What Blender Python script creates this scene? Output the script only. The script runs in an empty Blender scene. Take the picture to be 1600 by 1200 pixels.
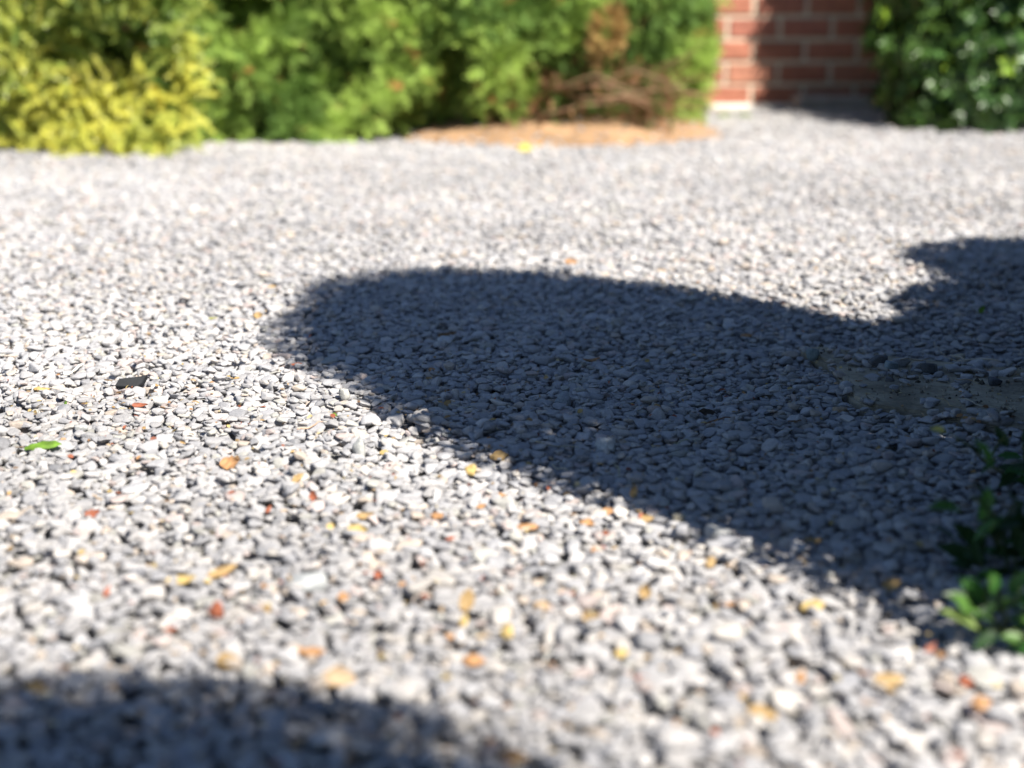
import bpy, bmesh, math, random
import numpy as np
from mathutils import Vector, Matrix, Euler

random.seed(7)
rng = np.random.default_rng(7)
scene = bpy.context.scene
col = scene.collection
R = math.radians
PI = math.pi

# ------------------------------------------------------------------ camera, sky, sun, exposure
TOP = 0.016                       # mean height of the gravel surface
CAM_H = 0.42 + TOP
F = 2222.0                        # focal length in photo pixels (50 mm on 36 mm, 1600 px wide)
PITCH = math.atan(588 / F)
cd = bpy.data.cameras.new('camera')
cam = bpy.data.objects.new('camera', cd)
col.objects.link(cam)
cam.location = (0, 0, CAM_H)
cam.rotation_euler = (PI / 2 - PITCH, 0, 0)
cd.lens = 50
cd.sensor_width = 36
cd.clip_start = 0.02
cd.clip_end = 500
cd.dof.use_dof = True
cd.dof.focus_distance = 1.56
cd.dof.aperture_fstop = 3.0
scene.camera = cam

SUN_AZ, SUN_EL = 42.0, 51.0       # degrees right of straight-behind, above the horizon
sa, ca = math.sin(R(SUN_AZ)), math.cos(R(SUN_AZ))
TE = math.tan(R(SUN_EL))
to_sun = Vector((sa * math.cos(R(SUN_EL)), -ca * math.cos(R(SUN_EL)), math.sin(R(SUN_EL))))
world = bpy.data.worlds.new('World')
scene.world = world
world.use_nodes = True
wn = world.node_tree
sky = wn.nodes.new('ShaderNodeTexSky')
sky.sky_type = 'NISHITA'
sky.sun_disc = False
sky.sun_elevation = R(SUN_EL)
sky.sun_rotation = math.atan2(sa, -ca)
sky.air_density = 1.0
sky.dust_density = 0.3
sky.ozone_density = 5.0
wn.nodes['Background'].inputs['Strength'].default_value = 0.05
wn.links.new(sky.outputs[0], wn.nodes['Background'].inputs['Color'])
sd = bpy.data.lights.new('sun', 'SUN')
sd.energy = 5.0
sd.angle = R(0.53)
sd.color = (1.0, 0.957, 0.852)
so = bpy.data.objects.new('sun', sd)
so.rotation_euler = to_sun.to_track_quat('Z', 'Y').to_euler()
so.location = to_sun * 30
col.objects.link(so)
scene.view_settings.view_transform = 'Standard'
scene.view_settings.look = 'None'
scene.view_settings.gamma = 1
scene.view_settings.use_curve_mapping = False
scene.view_settings.exposure = 1.26
scene.cycles.use_denoising = True
scene.cycles.max_bounces = 8


# ------------------------------------------------------------------ helpers
def G(px, py, z=TOP):
    """a pixel of the photograph -> the point of the plane at height z that it shows"""
    xc, yc = (px - 800) / F, (600 - py) / F
    d = Vector((xc, math.cos(PITCH) + yc * math.sin(PITCH), -math.sin(PITCH) + yc * math.cos(PITCH)))
    return Vector((0, 0, CAM_H)) + d * ((z - CAM_H) / d.z)


def PU(p, u, z=0):
    """ground point from the distance across (p) and along (u) the direction the shadows fall"""
    return Vector((p * ca - u * sa, p * sa + u * ca, z))


def project(co):
    v = np.asarray(co) - np.array([0, 0, CAM_H])
    c = v[..., 1] * math.cos(PITCH) - v[..., 2] * math.sin(PITCH)
    w = v[..., 1] * math.sin(PITCH) + v[..., 2] * math.cos(PITCH)
    c = np.where(c < .05, .05, c)
    return 800 + F * v[..., 0] / c, 600 - F * w / c, c


def tag(o, label=None, cat=None, group=None, kind=None):
    if label: o['label'] = label
    if cat: o['category'] = cat
    if group: o['group'] = group
    if kind: o['kind'] = kind
    return o


def empty(name, loc, label=None, cat=None, group=None):
    o = bpy.data.objects.new(name, None)
    o.empty_display_size = .05
    o.location = loc
    col.objects.link(o)
    return tag(o, label, cat, group)


def link(name, me, parent=None, loc=None, kind=None):
    o = bpy.data.objects.new(name, me)
    col.objects.link(o)
    if parent: o.parent = parent
    if loc is not None: o.location = loc
    if kind: o['kind'] = kind
    return o


def mesh_np(name, v, f, mat, tint=None, smooth=False):
    """numpy mesh: v (n,3); f (m,3) triangles or (m,4) quads; tint (n,3)"""
    me = bpy.data.meshes.new(name)
    v = np.ascontiguousarray(v, np.float32)
    f = np.ascontiguousarray(f, np.int32)
    m, k = f.shape
    me.vertices.add(len(v))
    me.vertices.foreach_set('co', v.ravel())
    me.loops.add(m * k)
    me.loops.foreach_set('vertex_index', f.ravel())
    me.polygons.add(m)
    me.polygons.foreach_set('loop_start', np.arange(0, m * k, k, dtype=np.int32))
    me.polygons.foreach_set('loop_total', np.full(m, k, np.int32))
    me.update(calc_edges=True)
    if tint is not None:
        a = me.attributes.new('tint', 'FLOAT_COLOR', 'POINT')
        c = np.ones((len(v), 4), np.float32)
        c[:, :3] = tint
        a.data.foreach_set('color', c.ravel())
    me.polygons.foreach_set('use_smooth', np.full(m, bool(smooth)))
    me.materials.append(mat)
    me.validate()
    return me


def value_noise(x, y, scale, seed=0):
    r = np.random.default_rng(seed)
    t = r.random((64, 64))
    x, y = np.asarray(x) / scale, np.asarray(y) / scale
    xi, yi = np.floor(x).astype(int), np.floor(y).astype(int)
    fx, fy = x - xi, y - yi
    fx, fy = fx * fx * (3 - 2 * fx), fy * fy * (3 - 2 * fy)
    a, b = t[xi % 64, yi % 64], t[(xi + 1) % 64, yi % 64]
    c, d = t[xi % 64, (yi + 1) % 64], t[(xi + 1) % 64, (yi + 1) % 64]
    return (a * (1 - fx) + b * fx) * (1 - fy) + (c * (1 - fx) + d * fx) * fy - .5


def unit(a):
    return a / np.maximum(np.linalg.norm(a, axis=-1, keepdims=True), 1e-9)


# ------------------------------------------------------------------ materials
def new_mat(name, rough=.7, spec=.3):
    m = bpy.data.materials.new(name)
    m.use_nodes = True
    n = m.node_tree.nodes
    b = n['Principled BSDF']
    b.inputs['Roughness'].default_value = rough
    b.inputs['Specular IOR Level'].default_value = spec
    return m, m.node_tree, b


def node(nt, t, **kw):
    n = nt.nodes.new(t)
    for k, v in kw.items(): setattr(n, k, v)
    return n


def mul_col(nt, a, b, fac=1.0):
    m = node(nt, 'ShaderNodeMix', data_type='RGBA', blend_type='MULTIPLY')
    m.inputs[0].default_value = fac
    nt.links.new(a, m.inputs[6]); nt.links.new(b, m.inputs[7])
    return m.outputs[2]


def ramp(nt, src, stops):
    r = node(nt, 'ShaderNodeValToRGB')
    e = r.color_ramp.elements
    while len(e) < len(stops): e.new(.5)
    for i, (p, c) in enumerate(stops):
        e[i].position = p
        e[i].color = (c, c, c, 1) if isinstance(c, (int, float)) else (*c, 1)
    nt.links.new(src, r.inputs[0])
    return r.outputs[0]


def noise(nt, vec, scale, detail=3, rough=.6):
    t = node(nt, 'ShaderNodeTexNoise')
    t.inputs['Scale'].default_value = scale
    t.inputs['Detail'].default_value = detail
    t.inputs['Roughness'].default_value = rough
    if vec is not None: nt.links.new(vec, t.inputs['Vector'])
    return t.outputs['Fac']


def bump(nt, b, h, strength, dist):
    u = node(nt, 'ShaderNodeBump')
    u.inputs['Strength'].default_value = strength
    u.inputs['Distance'].default_value = dist
    nt.links.new(h, u.inputs['Height'])
    nt.links.new(u.outputs[0], b.inputs['Normal'])


def stone_material(name, attr_type):
    m, nt, b = new_mat(name, .72, .28)
    at = node(nt, 'ShaderNodeAttribute', attribute_type=attr_type, attribute_name='tint')
    tc = node(nt, 'ShaderNodeTexCoord')
    big = ramp(nt, noise(nt, tc.outputs['Object'], 1.1 if attr_type == 'INSTANCER' else 60, 4), [(.3, .86), (.7, 1.1)])
    fine = ramp(nt, noise(nt, tc.outputs['Object'], 9 if attr_type == 'INSTANCER' else 600, 4, .8), [(.34, .62), (.5, 1.0), (.66, 1.28)])
    c = mul_col(nt, mul_col(nt, at.outputs['Color'], big), fine)
    nt.links.new(c, b.inputs['Base Color'])
    bump(nt, b, noise(nt, tc.outputs['Object'], 4 if attr_type == 'INSTANCER' else 300, 4, .7), .7, .0012)
    return m


M_STONE_I = stone_material('crushed_stone', 'INSTANCER')
M_STONE = stone_material('single_stone', 'GEOMETRY')


def leaf_material(name, rough=.5, spec=.4, trans=.3, mottled=.25, scale=60):
    m, nt, b = new_mat(name, rough, spec)
    at = node(nt, 'ShaderNodeAttribute', attribute_type='GEOMETRY', attribute_name='tint')
    tc = node(nt, 'ShaderNodeTexCoord')
    mo = ramp(nt, noise(nt, tc.outputs['Object'], scale, 3), [(.3, 1 - mottled), (.7, 1 + mottled)])
    c = mul_col(nt, at.outputs['Color'], mo)
    nt.links.new(c, b.inputs['Base Color'])
    tr = node(nt, 'ShaderNodeBsdfTranslucent')
    nt.links.new(c, tr.inputs['Color'])
    mx = node(nt, 'ShaderNodeMixShader')
    mx.inputs[0].default_value = trans
    nt.links.new(b.outputs[0], mx.inputs[1]); nt.links.new(tr.outputs[0], mx.inputs[2])
    nt.links.new(mx.outputs[0], nt.nodes['Material Output'].inputs['Surface'])
    return m


M_CONIFER = leaf_material('conifer_foliage', .6, .25, .3)
M_GOLD = leaf_material('golden_foliage', .36, .5, .3)
M_LAUREL = leaf_material('glossy_leaf', .36, .5, .15, .15)
M_BOX = leaf_material('shrub_leaf', .45, .35, .1)
M_WEED = leaf_material('weed_leaf', .45, .4, .3)
M_LITTER = leaf_material('fallen_leaf', .6, .3, .25, .3, 120)


def plain(name, colr, rough=.8, spec=.25, sc=25, lo=.75, hi=1.2, bs=.4, bd=.004, attr=False):
    m, nt, b = new_mat(name, rough, spec)
    tc = node(nt, 'ShaderNodeTexCoord')
    if attr:
        rgb = node(nt, 'ShaderNodeAttribute', attribute_type='GEOMETRY', attribute_name='tint')
    else:
        rgb = node(nt, 'ShaderNodeRGB')
        rgb.outputs[0].default_value = (*colr, 1)
    mo = ramp(nt, noise(nt, tc.outputs['Object'], sc, 5), [(.3, lo), (.7, hi)])
    fi = ramp(nt, noise(nt, tc.outputs['Object'], sc * 9, 3), [(.3, .8), (.7, 1.15)])
    c = mul_col(nt, mul_col(nt, rgb.outputs[0], mo), fi)
    nt.links.new(c, b.inputs['Base Color'])
    bump(nt, b, noise(nt, tc.outputs['Object'], sc * 5, 5, .7), bs, bd)
    return m


M_BARK = plain('bark', (.16, .085, .05), .85, .2, 30)
M_TWIG = plain('dry_twig', (.34, .21, .13), .8, .2, 60, bd=.001)
M_SOIL = plain('tan_soil', (.38, .235, .135), .95, .1, 11, .55, 1.3, .8, .012)
M_DIRT = plain('stone_dust', (.32, .31, .30), .95, .1, 30, .6, 1.3, .7, .006)
M_CONC = plain('old_concrete', (.40, .345, .265), .95, .1, 16, .45, 1.25, .8, .005)
M_MORTAR = plain('mortar', (.62, .53, .42), .95, .1, 30, .8, 1.15, .4, .003)
M_STEP = plain('step_stone', (.33, .28, .26), .85, .2, 12)
M_SLATE = plain('black_slate', (.016, .017, .02), .6, .2, 80, .7, 1.4, .3, .0006)
M_LEDGE = plain('pale_ledge', (.62, .58, .52), .9, .2, 15)


def brick_material():
    m, nt, b = new_mat('red_brick', .85, .2)
    oi = node(nt, 'ShaderNodeObjectInfo')
    base = node(nt, 'ShaderNodeValToRGB')
    e = base.color_ramp.elements
    e[0].position, e[0].color = 0, (.36, .14, .095, 1)
    e[1].position, e[1].color = 1, (.48, .22, .145, 1)
    for p, c in ((.35, (.44, .175, .115)), (.7, (.38, .145, .11))):
        x = e.new(p); x.color = (*c, 1)
    nt.links.new(oi.outputs['Random'], base.inputs[0])
    tc = node(nt, 'ShaderNodeTexCoord')
    mo = ramp(nt, noise(nt, tc.outputs['Object'], 22, 5), [(.3, .72), (.7, 1.2)])
    fi = ramp(nt, noise(nt, tc.outputs['Object'], 240, 3), [(.35, .75), (.65, 1.15)])
    nt.links.new(mul_col(nt, mul_col(nt, base.outputs[0], mo), fi), b.inputs['Base Color'])
    bump(nt, b, noise(nt, tc.outputs['Object'], 160, 5, .7), .5, .003)
    return m


M_BRICK = brick_material()


def ground_material():
    """beyond the built stones: the same gravel as texture only"""
    m, nt, b = new_mat('gravel_ground', .9, .15)
    tc = node(nt, 'ShaderNodeTexCoord')
    vo = node(nt, 'ShaderNodeTexVoronoi')
    vo.inputs['Scale'].default_value = 60
    nt.links.new(tc.outputs['Object'], vo.inputs['Vector'])
    bw = node(nt, 'ShaderNodeSeparateColor')
    nt.links.new(vo.outputs['Color'], bw.inputs[0])
    c = ramp(nt, bw.outputs[0], [(0, (.17, .17, .18)), (.5, (.33, .33, .34)), (1, (.50, .47, .43))])
    nt.links.new(c, b.inputs['Base Color'])
    bump(nt, b, vo.outputs['Distance'], .8, .01)
    return m


M_GROUND = ground_material()

# ------------------------------------------------------------------ ground
gv = np.array([[-80, -80, 0], [80, -80, 0], [80, 80, 0], [-80, 80, 0]], float)
ground = link('ground', mesh_np('ground', gv, np.array([[0, 1, 2, 3]]), M_GROUND))
tag(ground, kind='structure')

bdv = np.array([[-75, 4.75, .003], [.55, 4.9, .003], [.55, 79, .003], [-75, 79, .003]], float)
tag(link('bed_backing', mesh_np('bed_backing', bdv, np.array([[0, 1, 2, 3]]), plain('bed_soil', (.07, .05, .035), .95, .1, 8, .6, 1.3, .6, .02))), kind='structure')  # dark soil sheet added as backing, keeps bright ground out of foliage gaps

# dirt the stones lie on, just above the ground sheet
DX0, DX1, DY0, DY1 = -2.7, 3.0, .25, 6.3


def surf(x, y):
    """gentle waves of the gravel bed"""
    h = .012 * value_noise(x, y, .55, 3) + .004 * value_noise(x, y, .17, 4)
    far = np.clip((y - 4.5) / 1.2, 0, 1) * np.clip((x - .6) / .5, 0, 1)
    return h + .012 + .025 * far


nx, ny = 96, 104
xs, ys = np.linspace(DX0, DX1, nx), np.linspace(DY0, DY1, ny)
gx, gy = np.meshgrid(xs, ys)
edge = np.minimum(np.minimum(gx - DX0, DX1 - gx), np.minimum(gy - DY0, DY1 - gy))
gz = np.where(edge < 1e-6, -.01, surf(gx, gy) - .004)
gi = np.arange(nx * ny).reshape(ny, nx)
gf = np.stack([gi[:-1, :-1], gi[:-1, 1:], gi[1:, 1:], gi[1:, :-1]], -1).reshape(-1, 4)
bed = link('gravel_bed', mesh_np('gravel_bed', np.stack([gx, gy, gz], -1).reshape(-1, 3), gf, M_DIRT, smooth=True))
tag(bed, kind='structure')

# ------------------------------------------------------------------ worn concrete slab at the right, half buried
slab_px = [(1250, 541), (1275, 556), (1297, 566), (1316, 596), (1331, 619), (1368, 633), (1412, 639), (1460, 646), (1510, 655),
           (1600, 672), (1760, 690), (1760, 580), (1560, 572), (1400, 556), (1290, 541)]
SLAB_Z = TOP + .012
slab_w = [G(x, y, SLAB_Z) for x, y in slab_px]
bm = bmesh.new()
bv = [bm.verts.new((p.x, p.y, SLAB_Z)) for p in slab_w]
fc = bm.faces.new(bv)
if fc.normal.z < 0: bmesh.ops.reverse_faces(bm, faces=[fc])
fc.normal_update()
if fc.normal.z < 0: fc.normal_flip()
ex = bmesh.ops.extrude_face_region(bm, geom=[fc])
bmesh.ops.translate(bm, verts=[v for v in ex['geom'] if isinstance(v, bmesh.types.BMVert)], vec=(0, 0, -.05))
bmesh.ops.recalc_face_normals(bm, faces=bm.faces)
bmesh.ops.bevel(bm, geom=[e for e in bm.edges], offset=.004, segments=2, affect='EDGES')
me = bpy.data.meshes.new('concrete_slab')
bm.to_mesh(me); bm.free()
me.materials.append(M_CONC)
slab = link('concrete_slab', me)
tag(slab, 'worn olive grey concrete slab half buried in the shaded gravel', 'slab')


def in_poly(px, py, poly):
    inside = False
    n = len(poly)
    for i in range(n):
        x1, y1 = poly[i]; x2, y2 = poly[(i + 1) % n]
        if (y1 > py) != (y2 > py) and px < (x2 - x1) * (py - y1) / (y2 - y1) + x1: inside = not inside
    return inside


slab_poly = [(p.x, p.y) for p in slab_w]
bare_px = [[(1297, 566), (1325, 572), (1375, 600), (1420, 618), (1440, 640), (1412, 639), (1368, 633), (1331, 619)],
           [(1400, 606), (1450, 596), (1500, 612), (1480, 632), (1430, 626)], [(1500, 598), (1540, 588), (1610, 598), (1610, 650), (1520, 640)],
           [(1212, 540), (1246, 542), (1250, 551), (1220, 549)]]
bare = [[(G(x, y, SLAB_Z).x, G(x, y, SLAB_Z).y) for x, y in b] for b in bare_px]

# ------------------------------------------------------------------ tan soil mound under the hedge
def mound_h(x, y):
    cx, cy = G(860, 212).x, 4.98
    d = ((x - cx) / .62) ** 2 + ((y - cy) / .56) ** 2
    return np.maximum(0, 1 - d) ** .7 * .085 + .012 * value_noise(x, y, .12, 9) * (d < 1.1)


mx0, mx1, my0, my1 = -.75, .95, 4.3, 5.9
nx, ny = 90, 80
gx, gy = np.meshgrid(np.linspace(mx0, mx1, nx), np.linspace(my0, my1, ny))
gz = mound_h(gx, gy) + .006
gi = np.arange(nx * ny).reshape(ny, nx)
gf = np.stack([gi[:-1, :-1], gi[:-1, 1:], gi[1:, 1:], gi[1:, :-1]], -1).reshape(-1, 4)
soil = link('soil_mound', mesh_np('soil_mound', np.stack([gx, gy, gz], -1).reshape(-1, 3), gf, M_SOIL, smooth=True))
tag(soil, kind='structure')

WY = G(1106, 176).y + .02                                   # the face of the brick wall behind

# ------------------------------------------------------------------ gravel: stones dropped one by one on a height map
def stone_shape(sub, seed):
    """a crushed stone with rounded edges: a soft polyhedron"""
    r = np.random.default_rng(seed)
    bm = bmesh.new()
    bmesh.ops.create_icosphere(bm, subdivisions=sub, radius=1)
    v = np.array([p.co[:] for p in bm.verts])
    f = np.array([[q.index for q in p.verts] for p in bm.faces])
    bm.free()
    n = unit(r.normal(size=(int(r.integers(6, 12)), 3)))
    n = np.vstack([n, [[0, 0, 1], [0, 0, -1], [1, 0, 0], [-1, 0, 0], [0, 1, 0], [0, -1, 0]] + r.normal(scale=.25, size=(6, 3))])
    n = unit(n)
    h = r.uniform(.58, 1.0, len(n))
    d = np.maximum(v @ n.T, 0) / h
    p = r.uniform(28, 80)
    rad = (d ** p).sum(1) ** (-1 / p)
    v = v * rad[:, None]
    v /= np.abs(v).max(0)
    return v, f


stone_col = bpy.data.collections.new('stone_shapes')       # shapes the gravel is laid from; not in the scene
NV = 28
for i in range(2 * NV):
    sub = 3 if i < NV else 2
    v, f = stone_shape(sub, 100 + i)
    o = bpy.data.objects.new('gravel_stone_%03d' % i, mesh_np('gravel_stone', v, f, M_STONE_I, smooth=True))
    stone_col.objects.link(o)

RES = .003
HX0, HX1, HY0, HY1 = -2.7, 3.0, .3, 6.2
HW, HH = int((HX1 - HX0) / RES), int((HY1 - HY0) / RES)
hx, hy = np.meshgrid(HX0 + (np.arange(HW) + .5) * RES, HY0 + (np.arange(HH) + .5) * RES)
H = surf(hx, hy).astype(np.float32)
H = np.maximum(H, (mound_h(hx, hy) + .006).astype(np.float32))
for j in range(HH):                                       # raise the map over the slab
    y = HY0 + (j + .5) * RES
    if not (min(p[1] for p in slab_poly) < y < max(p[1] for p in slab_poly)): continue
    xs_ = []
    for i in range(len(slab_poly)):
        x1, y1 = slab_poly[i]; x2, y2 = slab_poly[(i + 1) % len(slab_poly)]
        if (y1 > y) != (y2 > y): xs_.append(x1 + (y - y1) / (y2 - y1) * (x2 - x1))
    xs_.sort()
    for a, b in zip(xs_[::2], xs_[1::2]):
        i0, i1 = max(0, int((a - HX0) / RES)), min(HW, int((b - HX0) / RES))
        H[j, i0:i1] = np.maximum(H[j, i0:i1], SLAB_Z)

PALETTE = np.array([(.40, .405, .415), (.45, .455, .46), (.35, .36, .38), (.50, .50, .495), (.42, .43, .445), (.54, .52, .48), (.52, .45, .37),
                    (.49, .42, .395), (.31, .32, .345), (.60, .59, .57), (.42, .425, .39), (.22, .225, .245)])
PALETTE = (PALETTE.mean(0) + (PALETTE - PALETTE.mean(0)) * np.array([[.8, .78, .78]])) * np.array([1.005, .966, .985])
PW = np.array([.17, .16, .13, .12, .13, .07, .045, .04, .06, .03, .035, .01]); PW /= PW.sum()

cand = []
y = HY0 + .02
bands = [(.32, 1.1, 13500, .62), (1.1, 2.4, 13500, .6), (2.4, 3.4, 10500, .55), (3.4, 4.6, 8000, .5), (4.6, 6.15, 6800, .45)]
for y0, y1, dens, mar in bands:
    n = int(dens * (y1 - y0) * (.72 * (y0 + y1) / 2 * 1.0 + 2 * mar))
    yy = rng.uniform(y0, y1, n * 2)
    hw = .36 * yy + mar
    top = .36 * y1 + mar
    xx = rng.uniform(-top, top, n * 2)
    k = np.abs(xx) < hw
    xx, yy = xx[k][:n], yy[k][:n]
    cand.append(np.stack([xx, yy], 1))
cand = np.concatenate(cand)
rng.shuffle(cand)
N = len(cand)
A = np.clip(np.exp(rng.normal(math.log(.0063), .37, N)), .0028, .0125)
order = np.argsort(-A * rng.uniform(.6, 1.4, N))           # larger ones lie lower, loosely
B = A * rng.uniform(.58, .95, N)
C = A * rng.uniform(.28, .56, N)
YAW = rng.uniform(0, 2 * PI, N)
TILT = rng.normal(0, .13, (N, 2))
steep = rng.random(N) < .08
TILT[steep] = rng.normal(0, .45, (steep.sum(), 2))
U = rng.random((N, 3))
pts, rots, scls, tints, vids = [], [], [], [], []
pick = rng.choice(len(PALETTE), N, p=PW)
bright = rng.normal(.80, .06, N)
xmin_s, xmax_s = min(p[0] for p in slab_poly), max(p[0] for p in slab_poly)
ymin_s, ymax_s = min(p[1] for p in slab_poly), max(p[1] for p in slab_poly)
patch = value_noise(cand[:, 0] + 9, cand[:, 1] + 9, .45, 77) + .6 * value_noise(cand[:, 0] + 9, cand[:, 1] + 9, .14, 78)
offs = rng.normal(0, .014, (N, 5, 2))
for i in order:
    x, y = cand[i]
    a, b, c = A[i], B[i], C[i]
    best, bh = (x, y), 1e9
    for q in [(x, y)] + [(x + ox, y + oy) for ox, oy in offs[i, :(5 if a < .0085 else 2)]]:
        ii, jj = int((q[0] - HX0) / RES), int((q[1] - HY0) / RES)
        if 5 < ii < HW - 6 and 5 < jj < HH - 6:
            hq = float(H[jj, ii]) + float(H[jj + 2, ii + 2]) + float(H[jj - 2, ii - 2])
            if hq < bh: bh, best = hq, q
    if bh > 1e8: continue
    x, y = best
    if xmin_s < x < xmax_s and ymin_s < y < ymax_s and in_poly(x, y, slab_poly):
        keep = .32 if a > .0052 else .3
        for bp in bare:
            if in_poly(x, y, bp): keep = .02 if a > .0052 else .08
        if U[i, 0] > keep: continue
    if 4.3 < y < 5.9 and -.75 < x < .9 and U[i, 1] > np.interp(mound_h(np.array(x), np.array(y)), [.004, .014, .026, .045], [1, .5, .08, .02]): continue
    if y > WY - .02: continue
    m = int(a / RES) + 1
    ii, jj = int((x - HX0) / RES), int((y - HY0) / RES)
    if ii - m < 0 or jj - m < 0 or ii + m + 1 > HW or jj + m + 1 > HH: continue
    dx = hx[jj - m:jj + m + 1, ii - m:ii + m + 1] - x
    dy = hy[jj - m:jj + m + 1, ii - m:ii + m + 1] - y
    cy, sy = math.cos(YAW[i]), math.sin(YAW[i])
    e = ((dx * cy + dy * sy) / a) ** 2 + ((dy * cy - dx * sy) / b) ** 2
    ins = e < .92
    Hp = H[jj - m:jj + m + 1, ii - m:ii + m + 1]
    prof = c * np.sqrt(np.maximum(0, 1 - e[ins]))
    if not len(prof): continue
    low = np.sort(Hp[ins] + prof * .9)
    zc = float(low[int(.55 * (len(low) - 1))])
    Hp[ins] = np.maximum(Hp[ins], zc + prof * .85)
    pts.append((x, y, zc)); rots.append((TILT[i, 0], TILT[i, 1], YAW[i])); scls.append((a, b, c))
    tints.append(PALETTE[pick[i]] * (bright[i] + .16 * patch[i]))
    vids.append(int(U[i, 2] * NV) + (0 if y < 2.6 else NV))
pts = np.array(pts, np.float32); n = len(pts)
me = bpy.data.meshes.new('gravel')
me.vertices.add(n)
me.vertices.foreach_set('co', pts.ravel())
for nm, arr in (('rot', rots), ('size', scls)):
    at = me.attributes.new(nm, 'FLOAT_VECTOR', 'POINT')
    at.data.foreach_set('vector', np.array(arr, np.float32).ravel())
at = me.attributes.new('tint', 'FLOAT_COLOR', 'POINT')
at.data.foreach_set('color', np.hstack([np.array(tints, np.float32), np.ones((n, 1), np.float32)]).astype(np.float32).ravel())
at = me.attributes.new('shape_id', 'INT', 'POINT')
at.data.foreach_set('value', np.array(vids, np.int32))
gravel = link('gravel', me)
tag(gravel, kind='stuff')
gn = bpy.data.node_groups.new('lay_gravel', 'GeometryNodeTree')
gn.interface.new_socket('Geometry', in_out='INPUT', socket_type='NodeSocketGeometry')
gn.interface.new_socket('Geometry', in_out='OUTPUT', socket_type='NodeSocketGeometry')
gin, gout = gn.nodes.new('NodeGroupInput'), gn.nodes.new('NodeGroupOutput')
iop = gn.nodes.new('GeometryNodeInstanceOnPoints')
ci = gn.nodes.new('GeometryNodeCollectionInfo')
ci.inputs['Collection'].default_value = stone_col
ci.inputs['Separate Children'].default_value = True
ci.inputs['Reset Children'].default_value = True
def named(t, nm):
    q = gn.nodes.new('GeometryNodeInputNamedAttribute'); q.data_type = t
    q.inputs['Name'].default_value = nm
    return q.outputs['Attribute']
e2r = gn.nodes.new('FunctionNodeEulerToRotation')
gn.links.new(named('FLOAT_VECTOR', 'rot'), e2r.inputs[0])
gn.links.new(gin.outputs[0], iop.inputs['Points'])
gn.links.new(ci.outputs[0], iop.inputs['Instance'])
iop.inputs['Pick Instance'].default_value = True
gn.links.new(named('INT', 'shape_id'), iop.inputs['Instance Index'])
gn.links.new(e2r.outputs[0], iop.inputs['Rotation'])
gn.links.new(named('FLOAT_VECTOR', 'size'), iop.inputs['Scale'])
gn.links.new(iop.outputs[0], gout.inputs[0])
gm = gravel.modifiers.new('lay_gravel', 'NODES')
gm.node_group = gn


def height(x, y, r=2):
    i, j = int((x - HX0) / RES), int((y - HY0) / RES)
    if r < i < HW - r - 1 and r < j < HH - r - 1:
        return float(np.percentile(H[j - r:j + r + 1, i - r:i + r + 1], 85))
    return TOP


# ------------------------------------------------------------------ brick wall behind
def bevel_box(name, sx, sy, sz, off, mat, seed=0, jit=0.0):
    r = random.Random(seed)
    bm = bmesh.new()
    bmesh.ops.create_cube(bm, size=1)
    for v in bm.verts:
        v.co = Vector((v.co.x * sx + r.uniform(-jit, jit), v.co.y * sy + r.uniform(-jit, jit) * .6, v.co.z * sz + r.uniform(-jit, jit)))
    bmesh.ops.bevel(bm, geom=list(bm.edges), offset=off, segments=1, affect='EDGES')
    me = bpy.data.meshes.new(name)
    bm.to_mesh(me); bm.free()
    me.materials.append(mat)
    return me


PX, PZ = .2143, .0905
bl, bh_, bd_ = PX - .0165, PZ - .0165, .09
wx0, wx1 = -.30, 2.58
rows = 16
wall = empty('brick_wall', (1.0, WY, 0), 'red brick wall with pale mortar joints behind the hedge and the glossy shrub', 'wall')
wtop = .0 + (rows + .1) * PZ
mort = link('mortar', bevel_box('mortar', wx1 - wx0, .2, wtop, .003, M_MORTAR), wall, ((wx0 + wx1) / 2 - 1.0, .1 + .006, wtop / 2))
bm_var = [bevel_box('brick', bl, bd_, bh_, .004, M_BRICK, s, .0018) for s in range(5)]
x_joint = (1172 - 800) / F * (WY * math.cos(PITCH) + CAM_H * math.sin(PITCH))
def ray_pt(px, py, Y):
    xc, yc = (px - 800) / F, (600 - py) / F
    d = Vector((xc, math.cos(PITCH) + yc * math.sin(PITCH), -math.sin(PITCH) + yc * math.cos(PITCH)))
    return Vector((0, 0, CAM_H)) + d * (Y / d.y)


z_joint = ray_pt(1172, 132, WY).z                            # a bed joint: two courses stand below it
for r_ in range(rows):
    zc = z_joint + (r_ - 1.5) * PZ
    ph = x_joint + (0 if (r_ % 2) == 1 else PX / 2)
    k0 = math.ceil((wx0 + bl / 2 + .01 - ph - PX / 2) / PX)
    x = ph + PX / 2 + k0 * PX
    while x + bl / 2 < wx1 - .005:
        o = link('brick', random.choice(bm_var), wall, (x - 1.0 + random.uniform(-.001, .001), bd_ / 2 + random.uniform(-.0015, .0015), zc))
        o.rotation_euler = (0, PI * random.randint(0, 1), random.uniform(-.006, .006))
        x += PX
ledge = link('footing', bevel_box('footing', .62, .06, .055, .008, M_LEDGE, 3, .004), wall, (G(1175, 178).x - 1.0 - .12, -.03, .024))

# low stone step in the shade against the wall
st = G(1300, 182)
step = link('stone_step', bevel_box('stone_step', .34, .16, .12, .012, M_STEP, 5, .006), None, (G(1303, 178).x, WY - .10, .035))
step.rotation_euler = (0, 0, R(-3))
tag(step, 'low grey pink stone step in deep shade against the brick wall', 'step')


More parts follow.
